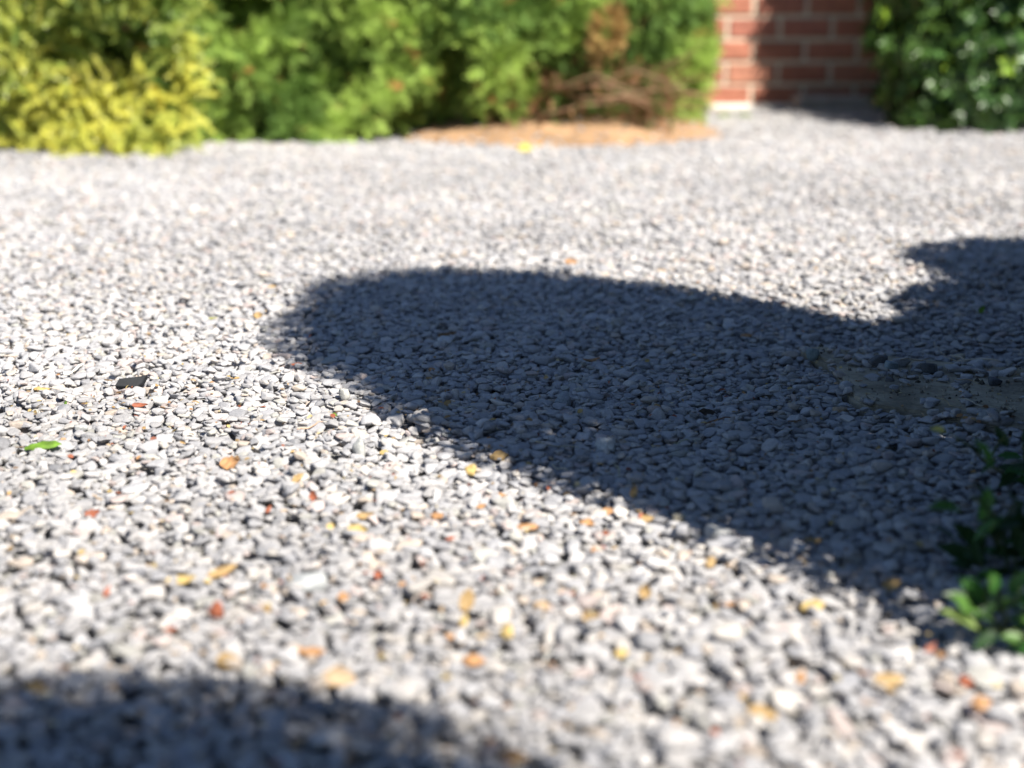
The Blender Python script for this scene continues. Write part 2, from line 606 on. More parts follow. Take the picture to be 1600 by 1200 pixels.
# ------------------------------------------------------------------ leaves and sprays
LEAF_V = np.array([(0, 0, 0), (.28, -.42, .10), (.30, 0, 0), (.28, .42, .10), (.68, -.38, .07), (.70, 0, -.01), (.68, .38, .07), (1, 0, -.09)])
LEAF_F = np.array([(0, 2, 1), (0, 3, 2), (1, 2, 5), (1, 5, 4), (2, 3, 6), (2, 6, 5), (4, 5, 7), (5, 6, 7)])
SMALL_V = np.array([(0, 0, 0), (.45, -.5, .1), (1, 0, -.05), (.45, .5, .1)])
SMALL_F = np.array([(0, 2, 1), (0, 3, 2)])


def spray_template(seed, nb=9):
    """flat scale-leaf spray of a conifer: a midrib with forward pointing side shoots"""
    r = np.random.default_rng(seed)
    V, T = [], []
    def blade(p, d, l, w):
        p, d = np.array(p, float), unit(np.array(d, float))
        s = np.array([-d[1], d[0], 0]); s = unit(s)
        k = len(V)
        V.extend([p, p + d * l * .5 + s * w + [0, 0, .02], p + d * l, p + d * l * .5 - s * w + [0, 0, .02]])
        T.extend([(k, k + 2, k + 1), (k, k + 3, k + 2)])
    blade((0, 0, 0), (1, 0, 0), 1, .05)
    for i in range(nb):
        t = .12 + .8 * i / nb
        sg = 1 if i % 2 else -1
        a = R(r.uniform(32, 58)) * sg
        blade((t, 0, .0), (math.cos(a), math.sin(a), r.uniform(-.25, .25)), (.5 - .34 * t) * r.uniform(.8, 1.25), .036)
    return np.array(V), np.array(T)


SPRAYS = [spray_template(s) for s in range(6)]


def frames(direc, normal):
    x = unit(direc)
    y = unit(np.cross(normal, x))
    z = np.cross(x, y)
    return x, y, z


def scatter(tv, tf, pos, direc, normal, length, width, tint, lift=None):
    """many copies of a small template -> vertex, triangle and tint arrays"""
    x, y, z = frames(direc, normal)
    L, W = length[:, None, None], width[:, None, None]
    v = pos[:, None, :] + x[:, None, :] * tv[None, :, 0, None] * L + y[:, None, :] * tv[None, :, 1, None] * W \
        + z[:, None, :] * tv[None, :, 2, None] * L
    n, k = len(pos), len(tv)
    f = tf[None] + (np.arange(n) * k)[:, None, None]
    return v.reshape(-1, 3), f.reshape(-1, 3), np.repeat(tint, k, 0)


def join(parts):
    V, Fa, T, k = [], [], [], 0
    for v, f, t in parts:
        V.append(v); Fa.append(f + k); T.append(t); k += len(v)
    return np.concatenate(V), np.concatenate(Fa), np.concatenate(T)


def tube(points, radii, sides=6):
    V, Fq = [], []
    p = [Vector(q) for q in points]
    for i, q in enumerate(p):
        d = (p[min(i + 1, len(p) - 1)] - p[max(i - 1, 0)]).normalized()
        a = d.cross(Vector((.3, .9, .2))).normalized(); b = d.cross(a)
        for s in range(sides):
            t = 2 * PI * s / sides
            V.append(q + (a * math.cos(t) + b * math.sin(t)) * radii[i])
    for i in range(len(p) - 1):
        for s in range(sides):
            a, b = i * sides + s, i * sides + (s + 1) % sides
            Fq += [(a, b, b + sides), (a, b + sides, a + sides)]
    c0, c1 = len(V), len(V) + 1
    V += [p[0], p[-1]]
    m = (len(p) - 1) * sides
    for s in range(sides):
        Fq += [(c0, (s + 1) % sides, s), (c1, m + s, m + (s + 1) % sides)]
    return np.array([q[:] for q in V]), np.array(Fq)


def wiggly(p0, p1, k, amp, rr):
    p0, p1 = Vector(p0), Vector(p1)
    return [p0.lerp(p1, i / k) + Vector((rr.uniform(-amp, amp), rr.uniform(-amp, amp), rr.uniform(-amp, amp))) * (0 if i in (0,) else 1) for i in range(k + 1)]


def local(v, root):
    return v - np.array(root.location)[None]


# ------------------------------------------------------------------ conifer hedge
def hedge_front(x, z):
    """the lumpy face of the hedge (its y) at x and height z"""
    base = np.interp(x, [-1.4, -1.1, -.95, -.5, -.1, .3, .55, .72], [4.42, 4.40, 4.62, 4.62, 4.66, 4.78, 4.92, 5.2])
    b = base + .17 * value_noise(x + 3, z + 7, .22, 21) + .10 * value_noise(x + 3, z + 7, .09, 22)
    return b + .06 * np.maximum(0, z - .3)


HEDGE_X0, HEDGE_X1, HEDGE_Z = -1.55, .68, 1.45
hedge = empty('conifer_hedge', (-.3, 5.05, 0), 'bright green conifer hedge with brown dead twigs low at its right end', 'hedge')
n = 52000
hxp = rng.uniform(HEDGE_X0, HEDGE_X1, n)
hzp = np.where(rng.random(n) < .72, rng.uniform(.0, .62, n), rng.uniform(.55, HEDGE_Z, n))
dep = np.abs(rng.normal(0, .09, n)) + (rng.random(n) < .36) * rng.uniform(0, .6, n)
dep = dep + np.where(hxp < -1.1, .34, 0)
hyp = hedge_front(hxp, hzp) + dep
right = hxp > .55
# the right end turns round the corner
endx = HEDGE_X1 - .02 - .10 * np.abs(value_noise(hyp + 5, hzp + 2, .2, 31))
hxp = np.minimum(hxp, endx)
# lower rim: foliage hangs to the gravel at the left, stops above the soil at the right
low = np.interp(hxp, [-1.4, -.55, -.35, -.1, .1, .5, .6, .7], [.02, .02, .05, .11, .14, .10, .04, .02]) + .04 * value_noise(hxp, hyp, .1, 33)
# gaps that show the dark inside
gap = value_noise(hxp + 2, hzp * 1.1 + 4, .11, 41) + .4 * value_noise(hxp, hzp, .05, 42)
keep = (hzp > low) & ((gap < .15) | (dep > .16))
hxp, hyp, hzp, dep = hxp[keep], hyp[keep], hzp[keep], dep[keep]
n = len(hxp)
pos = np.stack([hxp, hyp, hzp], 1)
direc = unit(np.stack([rng.normal(0, .6, n) + (hxp > .55) * .6, -np.abs(rng.normal(.42, .25, n)), rng.normal(.12, .65, n)], 1))
norm = unit(rng.normal(size=(n, 3)) * .7 + np.array([.35, -.95, .6]))
young = np.clip(.5 + 1.6 * value_noise(hxp + 1, hzp + 1, .16, 51) + rng.normal(0, .2, n), 0, 1)[:, None]
tint = (1 - young) * np.array([.12, .21, .042]) + young * np.array([.33, .45, .09])
tint *= rng.normal(1, .15, (n, 1))
rust = rng.random(n) < .022
tint[rust] = np.array([.42, .19, .06])
ln = rng.uniform(.042, .088, n) * np.where(dep > .22, 1.7, 1)
px_, py_, pc_ = project(pos)
inview = (px_ > -20) & (px_ < 1620) & (py_ > -10) & (dep < .03)
idx_part = np.where(inview)[0]
idx_part = idx_part[np.argsort(-(ln[idx_part] / pc_[idx_part]))][:260]
mask = np.zeros(n, bool); mask[idx_part] = True
parts = []
sel = rng.integers(0, len(SPRAYS), n)
for k, (tv, tf) in enumerate(SPRAYS):
    q = (sel == k) & ~mask
    parts.append(scatter(tv, tf, pos[q], direc[q], norm[q], ln[q], ln[q], tint[q]))
v, f, t = join(parts)
link('foliage', mesh_np('hedge_foliage', local(v, hedge), f, M_CONIFER, t), hedge, kind='stuff')
spray_mesh = {}
for i in idx_part:
    ti = int(min(3, max(0, young[i, 0] * 4))) if not rust[i] else 4
    key = (int(sel[i]), ti)
    if key not in spray_mesh:
        tv, tf = SPRAYS[key[0]]
        c = np.array([.42, .19, .06]) if ti == 4 else np.array([.12, .21, .042]) * (1 - ti / 3.) + np.array([.33, .45, .09]) * ti / 3.
        spray_mesh[key] = mesh_np('spray', tv, tf, M_CONIFER, np.repeat(c[None], len(tv), 0))
    x, y, z = frames(direc[i:i + 1], norm[i:i + 1])
    o = link('spray', spray_mesh[key], hedge)
    M = Matrix(((x[0, 0], y[0, 0], z[0, 0], 0), (x[0, 1], y[0, 1], z[0, 1], 0), (x[0, 2], y[0, 2], z[0, 2], 0), (0, 0, 0, 1)))
    o.matrix_local = Matrix.Translation(Vector(pos[i]) - hedge.location) @ M @ Matrix.Scale(ln[i], 4)
rr = random.Random(5)
# trunks inside
for x, y in ((-1.15, 5.0), (-.7, 5.15), (-.25, 5.2), (.08, 5.12), (.42, 5.3)):
    v, f = tube(wiggly((x, y, -.02), (x + rr.uniform(-.08, .08), y + .1, 1.2), 5, .02, rr), [.03, .028, .024, .02, .014, .008], 7)
    link('trunk', mesh_np('trunk', local(v, hedge), f, M_BARK, smooth=True), hedge)
# reddish stem seen low, over the soil
v, f = tube([G(716, 200, .05) + Vector((0, .1, -.03)), Vector((-.17, 4.86, .10)), Vector((-.15, 4.95, .26))], [.019, .017, .013], 7)
link('trunk', mesh_np('trunk', local(v, hedge), f, M_TWIG, smooth=True), hedge)
# dead bare branches low at the right: a brushy brown tangle
parts = []
for k in range(130):
    x0 = rr.uniform(-.02, .45); y0 = rr.uniform(4.80, 5.05)
    z0 = mound_h(np.array(x0), np.array(y0)) * .9 + rr.uniform(.02, .13)
    L = rr.uniform(.08, .34)
    a = rr.gauss(0, .6) + (0 if rr.random() < .7 else PI)
    p1 = (x0 + L * math.cos(a), y0 - L * .2 * rr.random(), z0 + L * rr.gauss(.18, .4))
    v, f = tube(wiggly((x0, y0, z0), p1, 4, .009, rr), [.0034, .003, .0025, .002, .001], 4)
    c = np.array([.24, .13, .075]) * rr.uniform(.5, 1.4)
    parts.append((v, f, np.repeat(c[None], len(v), 0)))
v, f, t = join(parts)
M_DEAD = plain('dead_wood', (.3, .2, .12), .9, .15, 60, bd=.001, attr=True)
link('dead_twigs', mesh_np('dead_twigs', local(v, hedge), f, M_DEAD, t), hedge, kind='stuff')
for k in range(8):
    x0 = rr.uniform(.05, .34); y0 = rr.uniform(4.78, 4.95); z0 = rr.uniform(.10, .20)
    v, f = tube(wiggly((x0, y0, z0), (x0 + rr.uniform(.12, .28), y0 - .03, z0 + rr.uniform(-.05, .09)), 5, .012, rr), [.0075, .007, .006, .005, .004, .002], 5)
    link('dead_branch', mesh_np('dead_branch', local(v, hedge), f, M_TWIG, smooth=True), hedge)
for k in range(7):
    x0 = rr.uniform(.0, .25); z0 = rr.uniform(.09, .19); y0 = rr.uniform(4.62, 4.74) + .15 * x0
    mid = (x0 + .15, y0 - .03, z0 + rr.uniform(.01, .06))
    end = (min(.62, x0 + rr.uniform(.25, .45)), y0 + .02, z0 + rr.uniform(-.06, .06))
    pts_ = wiggly((x0, y0 + .05, z0), mid, 3, .006, rr) + wiggly(mid, end, 3, .006, rr)[1:]
    v, f = tube(pts_, [.0036, .0034, .003, .0026, .0022, .0018, .001], 5)
    link('dead_branch', mesh_np('dead_branch', local(v, hedge), f, M_TWIG, smooth=True), hedge)
# brown dry foliage hanging among the twigs
n = 1300
p0 = np.stack([rng.uniform(-.12, .52, n), rng.uniform(4.66, 5.0, n), rng.uniform(.05, .25, n)], 1)
d0 = unit(rng.normal(size=(n, 3)) + np.array([.2, -.7, -.3]))
c0 = np.where(rng.random((n, 1)) < .42, np.array([[.09, .155, .03]]), np.array([[.23, .115, .055]])) * rng.uniform(.5, 1.5, (n, 1))
tv, tf = SPRAYS[1]
v, f, t = scatter(tv, tf, p0, d0, unit(rng.normal(size=(n, 3))), rng.uniform(.04, .08, n), rng.uniform(.03, .06, n), c0)
link('dry_foliage', mesh_np('dry_foliage', local(v, hedge), f, M_CONIFER, t), hedge, kind='stuff')
# the ochre dead tuft higher up
n = 230
tc_ = np.array([(940 - 800) / F * 4.72, 4.66, .355])
u_ = unit(rng.normal(size=(n, 3)))
p0 = tc_ + u_ * np.array([.042, .04, .08]) * rng.uniform(.4, 1, (n, 1)) + np.array([.02, 0, 0]) * u_[:, 2:3]
c0 = np.array([.46, .30, .115])[None] * rng.uniform(.7, 1.25, (n, 1))
v, f, t = scatter(*SPRAYS[2], p0, unit(u_ + np.array([0, -.6, -.2])), unit(rng.normal(size=(n, 3))), rng.uniform(.035, .06, n), rng.uniform(.035, .06, n), c0)
tuft = link('dead_tuft', mesh_np('dead_tuft', local(v, hedge), f, M_CONIFER, t), hedge)
tuft['label'] = 'ochre brown dead tuft in the green foliage'
tuft['kind'] = 'stuff'

# ------------------------------------------------------------------ golden shrub at the left
gold = empty('golden_shrub', (-1.75, 4.75, 0), 'yellow leaved golden shrub with upright leafy shoots left of the conifer hedge', 'shrub')
def shoot(base, direc, L, rad, nl, rr_, young_):
    """a leafy shoot: a stem with pairs of tiny leaves all along"""
    i = np.arange(nl)
    t = (i + .5) / nl
    ang = i * 2.4 + rr_.random() * 6
    x, y, z = frames(np.array([direc]), np.array([[.3, .2, .9]]))
    rad_d = np.cos(ang)[:, None] * y + np.sin(ang)[:, None] * z
    bend = np.array([0, 0, -1.])[None] * (t[:, None] ** 2) * L * .15
    p = np.array(base)[None] + np.array(direc)[None] * (t * L)[:, None] + bend
    d = unit(rad_d + np.array(direc)[None] * .55)
    nrm = unit(np.cross(d, np.cross(np.array(direc)[None], d)) + .2 * rr_.normal(size=(nl, 3)) + np.array([.22, -.55, .4]))
    ll = rad * (1.15 - .5 * t)
    c = young_ * (1 + rr_.normal(0, .12, (nl, 1)))
    return scatter(SMALL_V, SMALL_F, p, d, nrm, ll, ll * .62, c)


shoots = []
for k in range(8500):
    x = rng.uniform(-2.5, -.97)
    z = rng.uniform(.0, .70) ** .85 if rng.random() < .82 else rng.uniform(.55, 1.35)
    g_ = value_noise(np.array(x * 1.0 + 9), np.array(z + 3), .13, 61) + .5 * value_noise(np.array(x), np.array(z), .06, 62)
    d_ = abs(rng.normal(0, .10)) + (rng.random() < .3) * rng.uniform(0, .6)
    if g_ > .16 and d_ < .16: continue
    front = 4.28 + .18 * float(value_noise(np.array(x + 4), np.array(z + 1), .25, 63)) + .06 * max(0, x + 1.5) - .10 * max(0, min(z, .45) - .1) + .12 * max(0, z - .6)
    if x > -1.3 and z < .1: front -= .05
    dr = unit(np.array([rng.normal(.1, .6), -abs(rng.normal(.6, .4)), rng.normal(.2, .55)]))
    shoots.append((x, front + d_, z + .01, dr, d_))
parts, singles = [], []
for (x, y, z, dr, d_) in shoots:
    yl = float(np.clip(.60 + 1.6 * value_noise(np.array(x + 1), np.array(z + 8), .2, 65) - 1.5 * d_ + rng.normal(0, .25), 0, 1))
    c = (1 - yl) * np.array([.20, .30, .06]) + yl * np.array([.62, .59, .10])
    L = rng.uniform(.07, .15)
    px_, py_, pc_ = project(np.array([x, y, z]))
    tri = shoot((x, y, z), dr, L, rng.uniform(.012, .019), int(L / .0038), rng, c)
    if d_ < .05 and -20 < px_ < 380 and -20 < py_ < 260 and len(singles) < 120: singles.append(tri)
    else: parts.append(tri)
# the two long yellow shoots that stand out
for (bx, by, tx, ty) in ((96, 178, 118, 108), (96, 200, 190, 208), (236, 128, 262, 188), (140, 205, 205, 228), (12, 112, 78, 58)):
    b_, t_ = G(bx, by, .0), G(tx, ty, .0)
    def atY(px, py, Y):
        xc, yc = (px - 800) / F, (600 - py) / F
        d = Vector((xc, math.cos(PITCH) + yc * math.sin(PITCH), -math.sin(PITCH) + yc * math.cos(PITCH)))
        return Vector((0, 0, CAM_H)) + d * (Y / d.y)
    b_, t_ = atY(bx, by, 4.33), atY(tx, ty, 4.29)
    dv = t_ - b_
    singles.append(shoot(b_[:], np.array(dv.normalized()[:]), dv.length, .022, int(dv.length / .0035), rng, np.array([.62, .54, .08])))
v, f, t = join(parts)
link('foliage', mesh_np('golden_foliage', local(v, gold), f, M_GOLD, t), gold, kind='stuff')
for v, f, t in singles:
    link('shoot', mesh_np('shoot', local(v, gold), f, M_GOLD, t), gold)
for k in range(16):
    x = rr.uniform(-2.3, -1.15)
    v, f = tube(wiggly((x, 4.75, -.02), (x + rr.uniform(-.2, .2), 4.55 + rr.uniform(0, .3), rr.uniform(.5, 1.2)), 5, .025, rr), [.011, .009, .008, .006, .004, .002], 5)
    link('branch', mesh_np('branch', local(v, gold), f, M_BARK, smooth=True), gold)

# ------------------------------------------------------------------ glossy evergreen shrub at the right
gl = empty('glossy_shrub', (2.0, 5.3, 0), 'dark glossy evergreen shrub with shiny leaves right of the brick wall', 'shrub')
n = 5200
th = rng.uniform(0, 2 * PI, n); zz = rng.uniform(-1, 1, n); rad = rng.uniform(.72, 1.0, n) ** .6
cen = np.array([2.16, 5.34, .62]); rd = np.array([.66, .52, .86])
un = np.stack([np.sqrt(1 - zz ** 2) * np.cos(th), np.sqrt(1 - zz ** 2) * np.sin(th), zz], 1)
lump = 1 + .22 * value_noise(un[:, 0] * 2 + un[:, 1] * 1.3 + 5, un[:, 2] * 2 + 5, .35, 71)
rp = cen + un * rd * (rad * lump)[:, None]
extra = np.stack([rng.uniform(1.72, 2.75, 420), rng.uniform(4.9, 5.3, 420), rng.uniform(.03, .4, 420)], 1)
extra[:, 1] += .5 * np.maximum(0, 1.85 - extra[:, 0])
rp = np.vstack([rp, extra])
un = np.vstack([un, np.tile([[-.2, -.9, .1]], (len(extra), 1))])
n2 = 4200
u2 = unit(rng.normal(size=(n2, 3)))
side = np.array([1.66, 5.70, .80]) + u2 * np.array([.31, .20, .95]) * rng.uniform(.6, 1.0, (n2, 1)) * (1 + .3 * value_noise(u2[:, 0] * 2 + 3, u2[:, 2] * 3 + 3, .4, 73))[:, None]
u4 = unit(rng.normal(size=(2200, 3)))
over = np.array([1.76, 5.72, 1.02]) + u4 * np.array([.36, .22, .52]) * rng.uniform(.6, 1.0, (2200, 1))  # unseen overhang, added to shade the brick wall
u3 = unit(rng.normal(size=(2000, 3)))
frnt = np.array([1.80, 5.17, .24]) + u3 * np.array([.50, .34, .42]) * rng.uniform(.6, 1.0, (2000, 1)) * (1 + .4 * value_noise(u3[:, 0] * 2 + 3, u3[:, 2] * 3 + 6, .4, 74))[:, None]
u5 = unit(rng.normal(size=(3000, 3)))
shade_crown = np.array([2.26, 5.55, 1.38]) + u5 * np.array([.62, .40, .70]) * rng.uniform(.6, 1.0, (3000, 1))  # unseen top lobe, added to deepen the shade on the wall
rp = np.vstack([rp, side, frnt, over, shade_crown]); un = np.vstack([un, u2, u3, u4, u5])
kk = (rp[:, 2] > .03) & (rp[:, 1] < WY - .06)
rp, un = rp[kk], un[kk]
L_pos, L_dir, L_nor, L_len, L_t = [], [], [], [], []
for p, d in zip(rp, un):
    ax = unit(d + np.array([0, 0, .35]) + rng.normal(0, .35, 3))
    m = int(rng.integers(5, 8)); a0 = rng.random() * 6
    x, y, z = frames(ax[None], np.array([[.2, .3, .9]]))
    old = rng.random()
    for j in range(m):
        a = a0 + j * 2 * PI / m + rng.normal(0, .15)
        s = y[0] * math.cos(a) + z[0] * math.sin(a)
        up = rng.uniform(.15, .7)
        L_pos.append(p + s * .004); L_dir.append(unit(s + ax * up)); L_nor.append(unit(ax - s * up * .6))
        L_len.append(rng.uniform(.030, .052))
        c = np.array([.036, .082, .018]) * (1 - .5 * old) + np.array([.13, .23, .036]) * .5 * old
        if old > .985: c = np.array([.22, .34, .035])
        L_t.append(c * rng.normal(1, .12))
L_pos, L_dir, L_nor, L_len, L_t = map(np.array, (L_pos, L_dir, L_nor, L_len, L_t))
px_, py_, pc_ = project(L_pos)
vis = np.where((px_ > 1300) & (px_ < 1620) & (py_ > -20))[0]
vis = vis[np.argsort(pc_[vis])][:280]
mask = np.zeros(len(L_pos), bool); mask[vis] = True
v, f, t = scatter(LEAF_V, LEAF_F, L_pos[~mask], L_dir[~mask], L_nor[~mask], L_len[~mask], L_len[~mask] * .46, L_t[~mask])
link('foliage', mesh_np('glossy_foliage', local(v, gl), f, M_LAUREL, t, True), gl, kind='stuff')
leaf_var = []
for c in ((.036, .082, .018), (.05, .115, .024), (.075, .15, .03), (.22, .34, .035)):
    lv = LEAF_V * np.array([1, .46, 1])
    leaf_var.append(mesh_np('leaf', lv, LEAF_F, M_LAUREL, np.repeat(np.array([c]), len(lv), 0), True))
for i in vis:
    x, y, z = frames(L_dir[i:i + 1], L_nor[i:i + 1])
    k = 3 if L_t[i, 0] > .15 else int(rng.integers(0, 3))
    o = link('leaf', leaf_var[k], gl)
    M = Matrix(((x[0, 0], y[0, 0], z[0, 0], 0), (x[0, 1], y[0, 1], z[0, 1], 0), (x[0, 2], y[0, 2], z[0, 2], 0), (0, 0, 0, 1)))
    o.matrix_local = Matrix.Translation(Vector(L_pos[i]) - gl.location) @ M @ Matrix.Scale(L_len[i], 4)
for k in range(22):
    x, y = rr.uniform(1.7, 2.3), rr.uniform(5.1, 5.45)
    v, f = tube(wiggly((x, y, -.02), (2.02 + (x - 2.02) * 2.1, min(WY - .1, 5.28 + (y - 5.28) * 2), rr.uniform(.6, 1.3)), 5, .03, rr), [.016, .013, .011, .009, .006, .003], 6)
    link('branch', mesh_np('branch', local(v, gl), f, M_BARK, smooth=True), gl)


# ------------------------------------------------------------------ round clipped shrubs along the right: A and B throw the rounded shadows, C and D are added
def clipped_shrub(base, blobs, label, nleaf, leaf=.019, seed=0):
    """blobs: ellipsoids (centre offset, radii along p, u, z)"""
    r = np.random.default_rng(seed)
    root = empty('clipped_shrub', base, label, 'shrub', 'clipped shrubs beside the drive')
    pv, uv = np.array([ca, sa, 0]), np.array([-sa, ca, 0])
    parts = []
    areas = np.array([(b[1][0] * b[1][1] * b[1][2]) ** (2 / 3) for b in blobs]); areas /= areas.sum()
    for (off, rad), w in zip(blobs, areas):
        k = int(nleaf * w)
        un = unit(r.normal(size=(k, 3)))
        sh = r.uniform(.3, 1, k) ** .3
        q = un * np.array(rad) * (sh + .008 * r.normal(size=k))[:, None]
        p = np.array(off)[None] + pv * q[:, :1] + uv * q[:, 1:2] + np.array([0, 0, 1.]) * q[:, 2:]
        d = unit(pv * un[:, :1] + uv * un[:, 1:2] + np.array([0, 0, 1.]) * un[:, 2:] + r.normal(0, .8, (k, 3)))
        kp = p[:, 2] + base[2] > .02
        p, d = p[kp], d[kp]; k = len(p)
        ll = r.uniform(.8, 1.3, k) * leaf * np.where(sh[kp] < .8, 2.2, 1)
        parts.append(scatter(SMALL_V, SMALL_F, p, d, unit(r.normal(size=(k, 3)) + [0, 0, .6]), ll, ll * .6,
                             np.array([.045, .095, .022]) * r.uniform(.7, 1.3, (k, 1))))
    v, f, t = join(parts)
    link('foliage', mesh_np('clipped_foliage', v, f, M_BOX, t), root, kind='stuff')
    q = random.Random(seed)
    top = max(o[2] for o, _ in blobs)
    for j in range(7):
        a = j * 2 * PI / 7
        v, f = tube(wiggly((.03 * math.cos(a), .03 * math.sin(a), -base[2] - .02), (.2 * math.cos(a), .2 * math.sin(a), top), 5, .02, q), [.014, .012, .01, .008, .006, .003], 6)
        link('stem', mesh_np('stem', v, f, M_BARK, smooth=True), root)
    return root


SC = .92
def tip_z(u_tip, ub, r_u, rz):
    """height of an ellipsoid centre at ub whose shadow reaches u_tip"""
    return (u_tip - ub - math.hypot(r_u, rz / TE)) * TE


# shrub A: the big rounded shadow; two overhanging lobes added to darken the gravel
ubA = .22
rA = (.39, .36, .36)
zA = tip_z(2.02 * SC, ubA, rA[1], rA[2]) + TOP
bA = PU(1.32 * SC, ubA, 0)
clipped_shrub(bA, [(tuple(PU(.131, 0, zA + .025)), (.287, .36, .36)), (tuple(PU(.041, -.05, zA - .05)), (.355, .33, .34)), (tuple(PU(.2, 0, zA - .25)), (.231, .34, .34)),
                   (tuple(PU(-.068, 0, zA - .56)), (.322, .35, .4)), (tuple(PU(.03, .22, zA - .5)), (.32, .34, .28)), (tuple(PU(.1, .40, .82)), (.28, .28, .24)),
                   ((0, 0, .40), (.395, .34, .5)), ((0, 0, .14), (.33, .30, .3))],
              'tall round topped clipped shrub close beside the drive, nearest the worn slab', 90000, seed=1)
# shrub B: the second rounded shadow further right
ubB = .05
rB = (.40, .42, .40)
zB = tip_z(1.53 * SC, ubB, rB[1], rB[2]) + TOP
bB = PU(2.50 * SC, ubB, 0)
clipped_shrub(bB, [((0, 0, zB), rB), ((0, 0, .35), (.44, .4, .45)), (tuple(PU(-.40, -.03, zB - .15)), (.32, .36, .34)), ((0, 0, zB - .35), (.46, .42, .42)), (tuple(PU(-.48, -.05, zB - .42)), (.40, .38, .36)), (tuple(PU(-.15, -.05, zB - .1)), (.3, .38, .34)), (tuple(PU(-.68, -.04, .79)), (.36, .36, .34)), (tuple(PU(-.66, -.04, .3)), (.38, .36, .34)), (tuple(PU(.5, -.05, .35)), (.42, .36, .42)), (tuple(PU(-.5, -.1, .3)), (.36, .34, .38)),
                   (tuple(PU(.55, -.05, zB - .05)), (.4, .36, .34))],
              'broad clipped shrub behind the tall round topped one, away from the camera', 130000, .027, seed=2)
# shrub C: added stand-in for the camera holder, throws the near left shadow
ubC = -.62
rC = (.43, .34, .27)
zC = (.50 * 1.0 - ubC) * TE + TOP
bC = PU(.08, ubC, 0)
clipped_shrub(bC, [((0, 0, zC), rC), ((0, 0, zC * .55), (.40, .30, .4))],
              'added shrub standing in for the person behind the camera, casting the near shadow', 45000, seed=3)
# shrub D: unseen, added beside A to block sky light on the right
bD = PU(1.24, -.46, 0)
clipped_shrub(bD, [((0, 0, .80), (.33, .30, .42)), ((0, 0, .40), (.34, .32, .42))], 'unseen added shrub towards the camera, blocking sky light from the right gravel', 42000, seed=4)


# ------------------------------------------------------------------ small weeds at the near right edge
def weed(name, base, label, leaves, stems, cols, seed):
    r = random.Random(seed)
    root = empty(name, base, label, 'weed')
    for (a, b, rad) in stems:
        v, f = tube(wiggly(a, b, 4, .004, r), [rad, rad * .9, rad * .8, rad * .6, rad * .35], 5)
        link('stem', mesh_np('stem', v, f, M_WEED, np.repeat(np.array([[.12, .16, .05]]), len(v), 0), True), root)
    for (p, d, L, w, c) in leaves:
        lv = LEAF_V * np.array([1, w, 1])
        x, y, z = frames(np.array([d], float), np.array([[r.uniform(-.5, .5), r.uniform(-.9, 0), 1.]]))
        M = np.stack([x[0], y[0], z[0]])
        v = np.array(p)[None] + (lv * L) @ M
        link('leaf', mesh_np('leaf', v, LEAF_F, M_WEED, np.repeat(np.array([cols[c]]), 8, 0), True), root)
    return root


wc = [(.05, .15, .03), (.07, .15, .03), (.15, .21, .06), (.022, .055, .016), (.08, .10, .07), (.45, .42, .12)]
def rand_specs(k, cx, cy, sx, sy, cols_, seed, lmin, lmax, xmin):
    q = random.Random(seed)
    out = []
    while len(out) < k:
        x, y = q.gauss(cx, sx), q.gauss(cy, sy)
        if x < xmin or x > 1690: continue
        a = q.uniform(100, 290) if q.random() < .7 else q.uniform(0, 360)
        L = q.uniform(lmin, lmax)
        out.append((x, y, x + L * math.cos(R(a)), y - L * math.sin(R(a)), q.uniform(.38, .6), q.choice(cols_), q.uniform(-.03, .06)))
    return out


def make_weed(root_px, specs, stems_px, label, seed):
    b = G(*root_px)
    b.z = height(b.x, b.y) - .004
    r = random.Random(seed)
    lv, sv = [], []
    for (x, y, x2, y2, w, c, dY) in specs:
        p, q = ray_pt(x, y, b.y + dY), ray_pt(x2, y2, b.y + dY + r.uniform(-.012, .012))
        p.z = max(p.z, b.z + .006); q.z = max(q.z, b.z + .008)
        d = q - p
        lv.append((p - b, d.normalized()[:], d.length, w, c))
    for (x, y, x2, y2, dY) in stems_px:
        p, q = ray_pt(x, y, b.y), ray_pt(x2, y2, b.y + dY)
        p.z = max(p.z, b.z - .002)
        sv.append((p - b, q - b, .0016))
    return weed('leafy_weed', b, label, lv, sv, wc, seed)


make_weed((1568, 1015), [(1520, 975, 1490, 925, .5, 1, -.01), (1525, 965, 1520, 910, .55, 0, 0), (1545, 950, 1500, 900, .5, 0, .01), (1550, 960, 1600, 930, .5, 1, 0),
                        (1530, 985, 1470, 950, .5, 2, -.02), (1555, 940, 1545, 890, .5, 0, .01), (1575, 965, 1625, 975, .5, 1, -.01), (1570, 990, 1590, 1040, .5, 1, -.02),
                        (1560, 985, 1520, 1015, .45, 3, -.02), (1575, 930, 1610, 890, .5, 0, .01), (1580, 985, 1620, 1020, .5, 2, -.02), (1555, 975, 1510, 950, .42, 1, -.015),
                        (1585, 945, 1635, 930, .5, 0, .01), (1535, 950, 1475, 925, .45, 3, .0), (1590, 1000, 1572, 1050, .4, 0, -.02)] + rand_specs(30, 1592, 985, 42, 36, [0, 1, 3, 3, 2], 4, 28, 50, 1500),
          [(1560, 988, 1545, 905, 0), (1562, 988, 1600, 920, 0), (1560, 988, 1515, 960, -.01), (1562, 990, 1600, 1010, -.02)],
          'leafy green weed in the gravel at the near right edge, its tips in sunlight', 3)
